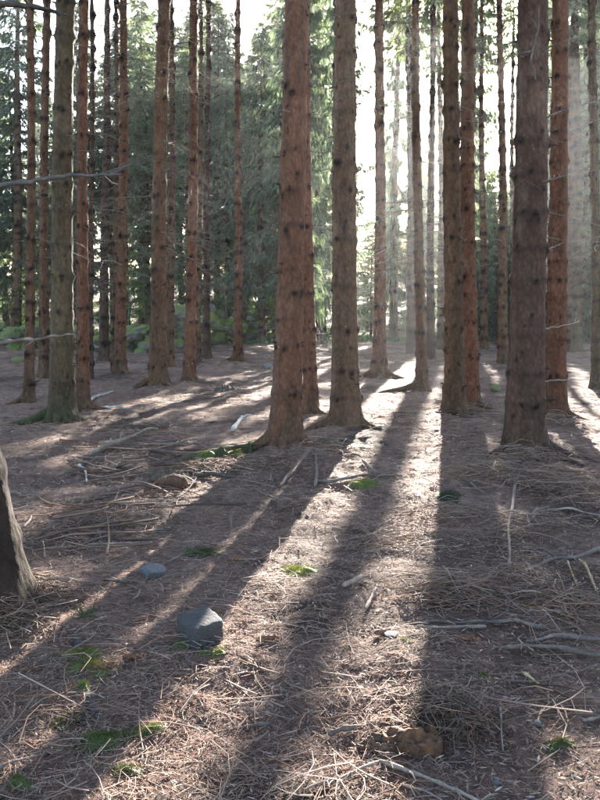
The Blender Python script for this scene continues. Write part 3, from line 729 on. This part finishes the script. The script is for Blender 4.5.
for k in range(9):                                       # torn wood at the broken end
    a = gr_.uniform(0, 6.28); e = np.array([0.02, math.cos(a)*0.03, math.sin(a)*0.03]); L = gr_.uniform(0.03, 0.10); mb.tube([e*0.6, e+[L*0.6, 0, 0], e*1.2+[L, gr_.normal(0, 0.01), gr_.normal(0, 0.01)]], [0.016, 0.011, 0.003], 5, (0.19, 0.10, 0.06))
o = mb.build('root_log', M_BARK); o.location = P[0]; tag(o, 'reddish-brown root log tapering to the left in the hollow', 'log')
stick('buried_root', 'half-buried grey root with moss left of the dark stone', [(76, 642), (80, 668), (82, 690), (96, 716)], 15, (0.075, 0.055, 0.05), 0, -0.02, 'root', None, 0.3)
for k, (x, y, a, w) in enumerate([(135, 664, 0.2, 9), (140, 622, 0.9, 9), (105, 676, 0.1, 8), (267, 645, 0.3, 9), (385, 640, 0.1, 7), (467, 647, -0.3, 9), (235, 562, 0.4, 7), (30, 675, 0.2, 9)]):
    lab = ['rusty spruce cone lying left of the dark stone', 'rusty spruce cone above left of the dark stone', 'rusty spruce cone right of the moss cushions', 'rusty spruce cone at the edge of the sunlit strip',
           'rusty spruce cone beside the little rounded stone', 'rusty spruce cone below the parallel branches', 'rusty spruce cone in the shade by the sunlit strip', 'dark spruce cone near the left edge'][k]
    p = hit(x, y); g = np.random.default_rng(k+70); mb = MB(); L = 0.11
    t = np.linspace(0, 1, 10); Pc = np.stack([(t-0.5)*L*math.cos(a), (t-0.5)*L*math.sin(a), 0*t], -1)
    rc = 0.016*np.sin(PI*(0.08+0.86*t))**0.6; mb.tube(Pc, rc, 8, (0.10, 0.05, 0.03))
    for i in range(70):                                       # scales
        u = g.uniform(0.03, 0.97); th = g.uniform(0, 6.28); c0 = np.array([np.interp(u, t, Pc[:, q]) for q in range(3)]); rr = np.interp(u, t, rc)
        ax_ = np.array([math.cos(a), math.sin(a), 0]); s1 = np.array([-ax_[1], ax_[0], 0]); nr = s1*math.cos(th)+np.array([0, 0, 1])*math.sin(th); tg = np.cross(ax_, nr)
        b0 = c0+nr*rr*0.9; mb.add([b0-tg*0.006, b0+tg*0.006, b0+ax_*0.012+nr*0.005+tg*0.003, b0+ax_*0.012+nr*0.005-tg*0.003], [[0, 1, 2, 3]], var((0.21, 0.10, 0.06), 0.3))
    o = mb.build('spruce_cone', M_LIT); o.location = (p[0], p[1], float(floor_z(p[0], p[1]))+0.018); tag(o, lab, 'cone', 'fallen cones')

# birch-white scrap of wood, rotten stump
def chunk(name, label, px, py, w, d, h, mat, cA_, cB_, seed, cat, rot=0.0, splinters=26):
    g = np.random.default_rng(seed); p = hit(px, py); mb = MB()
    bm = bmesh.new(); bmesh.ops.create_icosphere(bm, subdivisions=5, radius=1.0)
    V = np.array([v.co[:] for v in bm.verts]); F = np.array([[v.index for v in f.verts] for f in bm.faces]); bm.free()
    q = fbm(V[:, 0]*1.3+seed, V[:, 1]*1.3, V[:, 2]*0.6, seed, 4); q2 = fbm(V[:, 0]*6+seed, V[:, 1]*6, V[:, 2]*1.3, seed+3, 3)
    q3 = fbm(V[:, 0]*11+seed, V[:, 1]*11, V[:, 2]*2.2, seed+6, 3); V = V*(1+0.30*q+0.13*q2+0.07*q3)[:, None]
    pit = np.clip((V[:, 2]-0.25), 0, None); V[:, 2] -= pit*(0.75+0.5*noise(V[:, 0]*3, V[:, 1]*3, seed))      # broken, sunken top
    m = np.clip(0.5+0.8*q2+0.7*q3, 0, 1)[:, None]; col = np.array(cA_)*(1-m)+np.array(cB_)*m
    mb.add(V*[w/2, d/2, h*0.95]+[0, 0, h*0.12], F, col)
    for k in range(splinters):
        a = g.uniform(0, 6.28); rr = g.uniform(0.55, 0.98); x, y = math.cos(a)*rr*w*0.46, math.sin(a)*rr*d*0.46
        hh = h*(0.42+0.22*math.cos(a-seed)+g.uniform(-0.1, 0.15)); t = np.array([0, 0.4, 0.75, 1.0]); ln = np.array([x, y, 0])*g.uniform(0.0, 0.25)+g.normal(0, 0.006, 3)
        P = np.array([x, y, 0])+ln*t[:, None]+np.array([0, 0, 1])*hh*t[:, None]; P[1:] += g.normal(0, 0.003, (3, 3))
        c = (np.array(cA_) if g.random() < 0.6 else np.array(cB_))*g.uniform(0.7, 1.35); r_ = w*g.uniform(0.03, 0.085)
        mb.tube(P, r_*np.array([1.0, 0.95, 0.6, 0.12]), 5, c)
    o = mb.build(name, mat); o.location = (p[0], p[1], float(floor_z(p[0], p[1]))); o.rotation_euler = (0, 0, rot); tag(o, label, cat); return o
chunk('rotten_stump', 'rotten orange-brown stump at the lower end of the sunlit strip', 412, 748, 0.20, 0.15, 0.115, M_ROT, (0.17, 0.082, 0.042), (0.075, 0.04, 0.026), 12, 'stump', 0.4, 10)
chunk('rotten_wood', 'low crumbled lump of rotten wood left of the orange stump', 377, 748, 0.12, 0.10, 0.05, M_ROT, (0.13, 0.075, 0.05), (0.08, 0.05, 0.035), 15, 'wood', 0.1, 14)
stick('wood_scrap', 'white scrap of bare wood lying left of the leaning trunk', [(233, 432), (237, 427), (242, 420)], 7, (0.5, 0.47, 0.45), 2, 0.0, 'wood', None, 0.5)
chunk('low_stump', 'low greenish decayed stump behind the root log', 168, 481, 0.34, 0.26, 0.11, M_ROT, (0.085, 0.075, 0.045), (0.13, 0.085, 0.06), 19, 'stump', 0.0, 18)
chunk('low_stump', 'small dark stump left of the leaning trunk at the path', 225, 391, 0.34, 0.25, 0.17, M_ROT, (0.09, 0.07, 0.06), (0.14, 0.10, 0.08), 20, 'stump', 0.0, 14)

# ------------------------------------------------------------------ moss cushions and sprigs
def moss(label, px, py, wpx, dpx_ratio, h, col, seed, rot=0.0):
    g = np.random.default_rng(seed); p = hit(px, py); w = 1.4*wpx/2/FPX*p[1]; d = w*dpx_ratio; h = h*1.35; mb = MB()
    u = np.linspace(0, 1, 9); th = np.arange(22)*2*PI/22; V = []; Cc = []
    for f in u:
        r = f*(1+0.35*fbm(np.cos(th)*1.4+seed, np.sin(th)*1.4, 0, seed, 3)); x = np.cos(th)*r*w; y = np.sin(th)*r*d
        z = h*(1-f**2.2)*(0.75+0.5*noise(x*22+seed, y*22, 0, seed)) - 0.012*f
        V.append(np.stack([x, y, z], -1)); Cc.append(np.tile(col, (22, 1))*(0.8+0.4*g.random((22, 1))))
    i = np.arange(8)[:, None]*22; j = np.arange(22)[None]; k = (j+1) % 22
    V = np.concatenate(V)
    cr, sr = math.cos(rot), math.sin(rot)
    base = np.array([p[0], p[1], float(floor_z(p[0], p[1]))])
    def put(Q):
        X = Q[:, 0]*cr-Q[:, 1]*sr; Y = Q[:, 0]*sr+Q[:, 1]*cr
        return np.stack([X, Y, Q[:, 2]+floor_z(base[0]+X, base[1]+Y)-base[2]], -1)
    mb.add(put(V), np.stack([i+j, i+k, i+22+k, i+22+j], -1).reshape(-1, 4), np.concatenate(Cc))
    n = int(np.clip(w*d*260000, 400, 4000)); sel = V[g.integers(0, len(V), n)]+g.normal(0, 0.20, (n, 3))*[w, d, 0.008]
    dr = g.normal(0, 0.5, (n, 3)); dr[:, 2] = 1; dr /= np.linalg.norm(dr, axis=1)[:, None]; l = g.uniform(0.004, 0.011, n)[:, None]
    sd = np.cross(dr, g.normal(0, 1, (n, 3))); sd /= np.linalg.norm(sd, axis=1)[:, None]; sel = put(sel)
    T = np.stack([sel-sd*0.0013, sel+sd*0.0013, sel+dr*l], 1).reshape(-1, 3)
    mb.add(T, np.arange(3*n).reshape(-1, 3), np.repeat(np.array(col)[None]*g.uniform(0.5, 1.5, (n, 1))*(1+np.array([0.35, 0.0, 0.1])*g.random((n, 1))), 3, 0))
    o = mb.build('moss_cushion', M_MOSS); o.location = base; tag(o, label, 'moss', 'moss cushions')
G1, G2, G3 = (0.080, 0.110, 0.028), (0.120, 0.138, 0.036), (0.042, 0.060, 0.025)
moss('small round bright green moss cushion near the left edge', 84, 694, 18, 0.9, 0.035, G1, 1)
moss('yellow-green moss patch above the round cushion', 82, 660, 38, 0.6, 0.03, G2, 2, 0.3)
moss('long streak of moss below the round cushion', 108, 738, 78, 0.35, 0.02, G1, 3, 0.45)
moss('dark moss tuft between the streak and the bottom edge', 126, 772, 34, 0.7, 0.02, G3, 4)
moss('moss tuft in the bottom left corner', 18, 793, 28, 0.7, 0.02, G1, 5)
moss('moss at the right foot of the dark flat-topped stone', 213, 656, 26, 0.8, 0.025, G1, 6)
moss('moss at the left foot of the dark flat-topped stone', 180, 650, 16, 0.8, 0.02, G1, 16)
moss('dark green moss patch in the shade above the dark stone', 206, 556, 30, 0.8, 0.02, G3, 7)
moss('bright moss patch in the light below the knotty grey trunk', 362, 488, 24, 0.9, 0.03, G1, 8)
moss('moss clump in the middle of the sunlit strip', 298, 571, 28, 1.0, 0.03, (0.10, 0.13, 0.04), 9)
moss('faint moss patch at right among the needles', 560, 750, 34, 0.6, 0.015, G3, 10)
moss('moss patch beside the straight grey stick', 448, 498, 22, 1.4, 0.02, G3, 11)
moss('pale green moss above the parallel branches', 405, 650, 14, 0.8, 0.015, G2, 12)
moss('moss tuft right of the knotty grey branch', 483, 682, 12, 0.8, 0.015, G1, 13)
moss('bright moss on the mossy log left of the leaning trunk', 236, 457, 14, 0.8, 0.07, G1, 14)
for k_, (mx_, my_, mw_) in enumerate(((205, 462, 22), (222, 460, 14), (250, 453, 12))):
    moss(['moss growing on the left end of the mossy log', 'moss growing on the middle of the mossy log', 'moss growing where the mossy log meets the leaning trunk'][k_], mx_, my_, mw_, 0.7, 0.085, G3 if k_ else G1, 30+k_, 0.2)
moss('uneven yellow-green moss mat along the buried root', 92, 672, 40, 1.2, 0.02, G2, 41, 1.2)
moss('thin moss mat between the streak and the buried root', 70, 722, 44, 0.8, 0.012, G3, 42, 0.6)
moss('moss mat fading into the needles right of the streak', 150, 730, 34, 0.6, 0.012, G1, 43, 0.3)
def sprig(label, px, py, wpx, seed, ang):
    g = np.random.default_rng(seed); p = hit(px, py); L = wpx/FPX*p[1]; mb = MB(); base = np.array([p[0], p[1], float(floor_z(p[0], p[1]))])
    def shoot(o, d, l, dep):
        t = np.linspace(0, 1, 6)[:, None]; P = o+d*l*t+np.array([0, 0, -0.15*l])*t**2; mb.tube(P, 0.003*(1-0.6*t[:, 0]), 4, (0.12, 0.08, 0.05), cap=False)
        n = int(l*700); u = g.random(n); c = np.stack([np.interp(u, t[:, 0], P[:, a]) for a in range(3)], -1)
        dd = d*0.7+g.normal(0, 0.6, (n, 3)); dd /= np.linalg.norm(dd, axis=1)[:, None]; s = np.cross(dd, g.normal(0, 1, (n, 3))); s /= np.linalg.norm(s, axis=1)[:, None]
        mb.add(np.stack([c-s*0.0011, c+s*0.0011, c+dd*0.017], 1).reshape(-1, 3), np.arange(3*n).reshape(-1, 3), np.repeat(np.array((0.04, 0.11, 0.035))[None]*g.uniform(0.6, 1.6, (n, 1)), 3, 0))
        if dep:
            for k in range(7):
                v = g.uniform(0.15, 0.95); s = np.array([-d[1], d[0], 0])*(1 if k % 2 else -1); e = d*0.7+s*0.8+np.array([0, 0, g.uniform(-0.1, 0.4)]); shoot(P[0]+(P[-1]-P[0])*v, e/np.linalg.norm(e), l*g.uniform(0.3, 0.5), dep-1)
    d = np.array([math.cos(ang), math.sin(ang), 0.12]); shoot(np.array([-d[0]*L/2, -d[1]*L/2, 0.03]), d, L, 1)
    o = mb.build('spruce_sprig', M_MOSS); o.location = base; tag(o, label, 'sprig', 'green sprigs')
sprig('fresh green spruce sprig at right under the straw sticks', 576, 597, 36, 1, -0.4)
sprig('fresh green sprig right of the foreground trunk foot', 86, 622, 36, 2, 1.3)
sprig('second green sprig touching the moss above the dark stone', 196, 557, 26, 3, 2.6)

# ------------------------------------------------------------------ litter: twigs, needles, bark scraps (uncountable)
PAL = np.array([(0.215, 0.155, 0.135), (0.28, 0.21, 0.18), (0.16, 0.105, 0.08), (0.23, 0.125, 0.085), (0.36, 0.28, 0.20), (0.08, 0.06, 0.052), (0.31, 0.27, 0.25)])
PAL = PAL*np.array((1.22, 1.10, 1.0))
PW = np.array([0.26, 0.22, 0.17, 0.10, 0.06, 0.09, 0.10])
def scatter_xy(n, y0, y1, pw, g):
    y = y0+(y1-y0)*g.random(n)**pw; x = g.uniform(-1, 1, n)*(2.2+0.46*y); return x, y
def twig_field(x, y, g, lmin, lmax, r0, zmax, arch, colscale=1.0, npt=4):
    n = len(x); th = g.uniform(0, 2*PI, n); L = lmin+(lmax-lmin)*g.random(n)**2.2; cv = g.normal(0, 0.22, n)
    z0 = floor_z(x, y)+g.random(n)**2*zmax; t = np.linspace(-0.5, 0.5, npt)
    d = np.stack([np.cos(th), np.sin(th)], -1); s = np.stack([-d[:, 1], d[:, 0]], -1)
    X = x[:, None]+d[:, :1]*L[:, None]*t+s[:, :1]*(cv*L)[:, None]*(0.25-t**2)*3; Y = y[:, None]+d[:, 1:]*L[:, None]*t+s[:, 1:]*(cv*L)[:, None]*(0.25-t**2)*3
    tilt = g.normal(0, 0.10, n); ar = np.abs(g.normal(0, arch, n))
    Z = z0[:, None]+tilt[:, None]*L[:, None]*t+(ar*L)[:, None]*(0.25-t**2)*3
    Z = np.maximum(Z, floor_z(X, Y)-0.002)+0.003
    P = np.stack([X, Y, Z], -1); r = r0*g.uniform(0.5, 1.4, n)[:, None]*np.linspace(1.0, 0.45, npt)
    a = np.arange(3)*2*PI/3; off = s[:, None, None, :]*np.cos(a)[None, None, :, None]
    V = np.repeat(P[:, :, None, :], 3, 2); V[..., :2] += off*r[:, :, None, None]; V[..., 2] += np.sin(a)*r[:, :, None]
    i = np.arange(n)[:, None, None]*(3*npt)+np.arange(npt-1)[None, :, None]*3; j = np.arange(3)[None, None]; k = (j+1) % 3
    F = np.stack([i+j, i+k, i+3+k, i+3+j], -1).reshape(-1, 4)
    c = PAL[g.choice(len(PAL), n, p=PW)]*g.uniform(0.6, 1.35, n)[:, None]*colscale
    return V.reshape(-1, 3), F, np.repeat(c, 3*npt, 0)
gL = np.random.default_rng(11)
def keep(x, y, bias=0.12):        # litter lies in uneven drifts
    return (0.45+0.8*fbm(x*1.1, y*1.1, 0, 90, 4)+bias) > gL.random(len(x))
mb = MB()
x, y = scatter_xy(80000, 1.7, 9.5, 1.25, gL); k = keep(x, y); mb.add(*twig_field(x[k], y[k], gL, 0.025, 0.17, 0.0015, 0.022, 0.05, 1.0, 3))
x, y = scatter_xy(78000, 1.8, 5.8, 1.3, gL); mb.add(*twig_field(x, y, gL, 0.015, 0.075, 0.0010, 0.016, 0.05, 1.0, 3))
x, y = scatter_xy(5500, 1.8, 12, 1.2, gL); k = keep(x, y); mb.add(*twig_field(x[k], y[k], gL, 0.12, 0.45, 0.0028, 0.03, 0.07))
x, y = scatter_xy(15000, 9, 24, 1.2, gL); k = keep(x, y); mb.add(*twig_field(x[k], y[k], gL, 0.08, 0.45, 0.0035, 0.03, 0.06))
x, y = scatter_xy(5000, 22, 42, 1.0, gL); mb.add(*twig_field(x, y, gL, 0.2, 0.8, 0.007, 0.05, 0.06))
tag(mb.build('twig_litter', M_LIT), 'dry brown twigs strewn all over the forest floor', 'litter', kind='stuff')
mb = MB()
for (n, y0, y1, s0, s1) in ((60000, 1.7, 8, 0.006, 0.022), (16000, 7, 18, 0.012, 0.04)):
    x, y = scatter_xy(n, y0, y1, 1.2, gL); n = len(x); z = floor_z(x, y)+gL.random(n)*0.012+0.002
    e = gL.normal(0, 1, (n, 3)); e[:, 2] *= 0.25; e /= np.linalg.norm(e, axis=1)[:, None]; f = np.cross(e, np.array([0, 0, 1])+gL.normal(0, 0.35, (n, 3))); f /= np.linalg.norm(f, axis=1)[:, None]
    l = gL.uniform(s0, s1, n)[:, None]; w = l*gL.uniform(0.08, 0.26, n)[:, None]; c0 = np.stack([x, y, z], -1)
    V = np.stack([c0-e*l, c0+f*w, c0+e*l, c0-f*w], 1).reshape(-1, 3)
    mb.add(V, np.arange(4*n).reshape(-1, 4), np.repeat(PAL[gL.choice(len(PAL), n, p=PW)]*gL.uniform(0.6, 1.5, n)[:, None], 4, 0))
tag(mb.build('bark_scraps', M_LIT, None, False), 'small scraps of bark and needle tufts covering the forest floor', 'litter', kind='stuff')
# heaps of springy dead brushwood
def brush(label, spots, seed, lmin=0.15, lmax=0.6, r=0.003, h=0.16, cs=0.85, arch=0.14):
    g = np.random.default_rng(seed); mb = MB()
    for px, py, wpx, n in spots:
        p = hit(px, py); w = wpx/2/FPX*p[1]
        x = p[0]+g.normal(0, 0.45, n)*w; y = p[1]+g.normal(0, 0.45, n)*w*0.8
        fall = np.exp(-(((x-p[0])/w)**2+((y-p[1])/w)**2)*1.5)
        V, F, c = twig_field(x, y, g, lmin, lmax, r, 1e-3, arch, cs); V[:, 2] += np.repeat(g.random(n)**1.4*h*fall, 12)
        mb.add(V, F, c)
    tag(mb.build('brushwood', M_LIT), label, 'brushwood', kind='stuff')
brush('tangle of dead brushwood heaped round the foot of the widest trunk', [(525, 468, 90, 420), (490, 480, 110, 300), (560, 490, 120, 260)], 1)
brush('dark tangle of thin dead twigs right of the rotten stump', [(455, 728, 85, 420), (430, 715, 40, 120)], 2, 0.08, 0.26, 0.0022, 0.10, 0.6)
brush('tangle of dead twigs above the parallel grey branches', [(450, 598, 110, 420), (520, 590, 130, 360), (580, 610, 100, 260)], 3, 0.1, 0.45, 0.0026, 0.12)
brush('dead twigs caught against the foot of the foreground trunk', [(30, 610, 90, 420), (10, 640, 70, 200)], 4, 0.1, 0.4, 0.0026, 0.14, 0.65)
brush('scattered dead brushwood right of the sunlit strip', [(450, 520, 130, 300), (540, 530, 150, 320), (390, 545, 80, 120)], 5, 0.12, 0.5, 0.0026, 0.09)
brush('thin dead twigs at the foot of the touching pair', [(462, 416, 60, 160), (560, 428, 60, 120)], 6, 0.15, 0.6, 0.004, 0.16)
brush('thin dead twigs lying by the mossy log', [(265, 465, 80, 220), (215, 470, 90, 220), (330, 455, 80, 160)], 7, 0.12, 0.5, 0.003, 0.08)

brush('tangle of dead branches and bare roots in the hollow at left', [(150, 455, 130, 46), (205, 470, 110, 40), (110, 470, 100, 24), (170, 500, 100, 18), (60, 510, 120, 18), (120, 540, 130, 16)], 8, 0.25, 1.1, 0.009, 0.06, 0.65, 0.03)
brush('thin dead branches strewn in the shade at right', [(500, 550, 200, 40), (560, 640, 120, 24), (540, 700, 150, 22)], 9, 0.2, 0.7, 0.0038, 0.04, 0.8, 0.04)
brush('thin dead branches strewn over the lower left floor', [(60, 720, 200, 26), (160, 600, 200, 22), (230, 690, 160, 16)], 10, 0.15, 0.5, 0.004, 0.03, 0.75, 0.05)

# low green ground cover round the wall and on the slope behind it
gU = np.random.default_rng(21); mb = MB()
for n, y0, y1, z1 in ((26000, 37.5, 47, 0.32), (22000, 46, 75, 0.5)):
    y = gU.uniform(y0, y1, n); x = gU.uniform(-1, 1, n)*(y*0.46+2); k = (fbm(x*0.45, y*0.45, 0, 95, 3) > 0.05); x, y = x[k], y[k]; n = len(x)
    b = np.stack([x, y, ground(x, y)], -1); d = gU.normal(0, 0.8, (n, 3)); d[:, 2] = np.abs(d[:, 2])+0.5; d /= np.linalg.norm(d, axis=1)[:, None]
    l = gU.uniform(0.3, 1.0, n)[:, None]*z1; sd = np.cross(d, gU.normal(0, 1, (n, 3))); sd /= np.linalg.norm(sd, axis=1)[:, None]; w = l*gU.uniform(0.06, 0.16, n)[:, None]
    V = np.stack([b, b+d*l*0.5+sd*w, b+d*l-np.array([0, 0, 1])*l*0.2, b+d*l*0.5-sd*w], 1).reshape(-1, 3)
    mb.add(V, np.arange(4*n).reshape(-1, 4), np.repeat(np.array((0.085, 0.13, 0.06))[None]*gU.uniform(0.5, 1.6, (n, 1)), 4, 0))
tag(mb.build('ground_cover', M_MOSS, None, False), 'low green undergrowth round the stone wall and on the slope behind', 'undergrowth', kind='stuff')

# ------------------------------------------------------------------ the hazy air of the wood
bm = bmesh.new(); bmesh.ops.create_cube(bm, size=1.0); me = bpy.data.meshes.new('haze'); bm.to_mesh(me); bm.free()
hz = link('haze', me); hz.scale = (300, 210, 42); hz.location = (0, 72, 19.5)
m = bpy.data.materials.new('forest_haze'); m.use_nodes = True; nt = m.node_tree; nt.nodes.remove(nt.nodes['Principled BSDF'])
pv = nt.nodes.new('ShaderNodeVolumePrincipled'); pv.inputs['Color'].default_value = (0.93, 0.96, 1.0, 1); pv.inputs['Density'].default_value = 0.0004; pv.inputs['Anisotropy'].default_value = 0.72
nt.links.new(pv.outputs[0], nt.nodes['Material Output'].inputs['Volume']); me.materials.append(m)
tag(hz, 'thin bluish haze hanging in the wood', 'haze', kind='stuff')
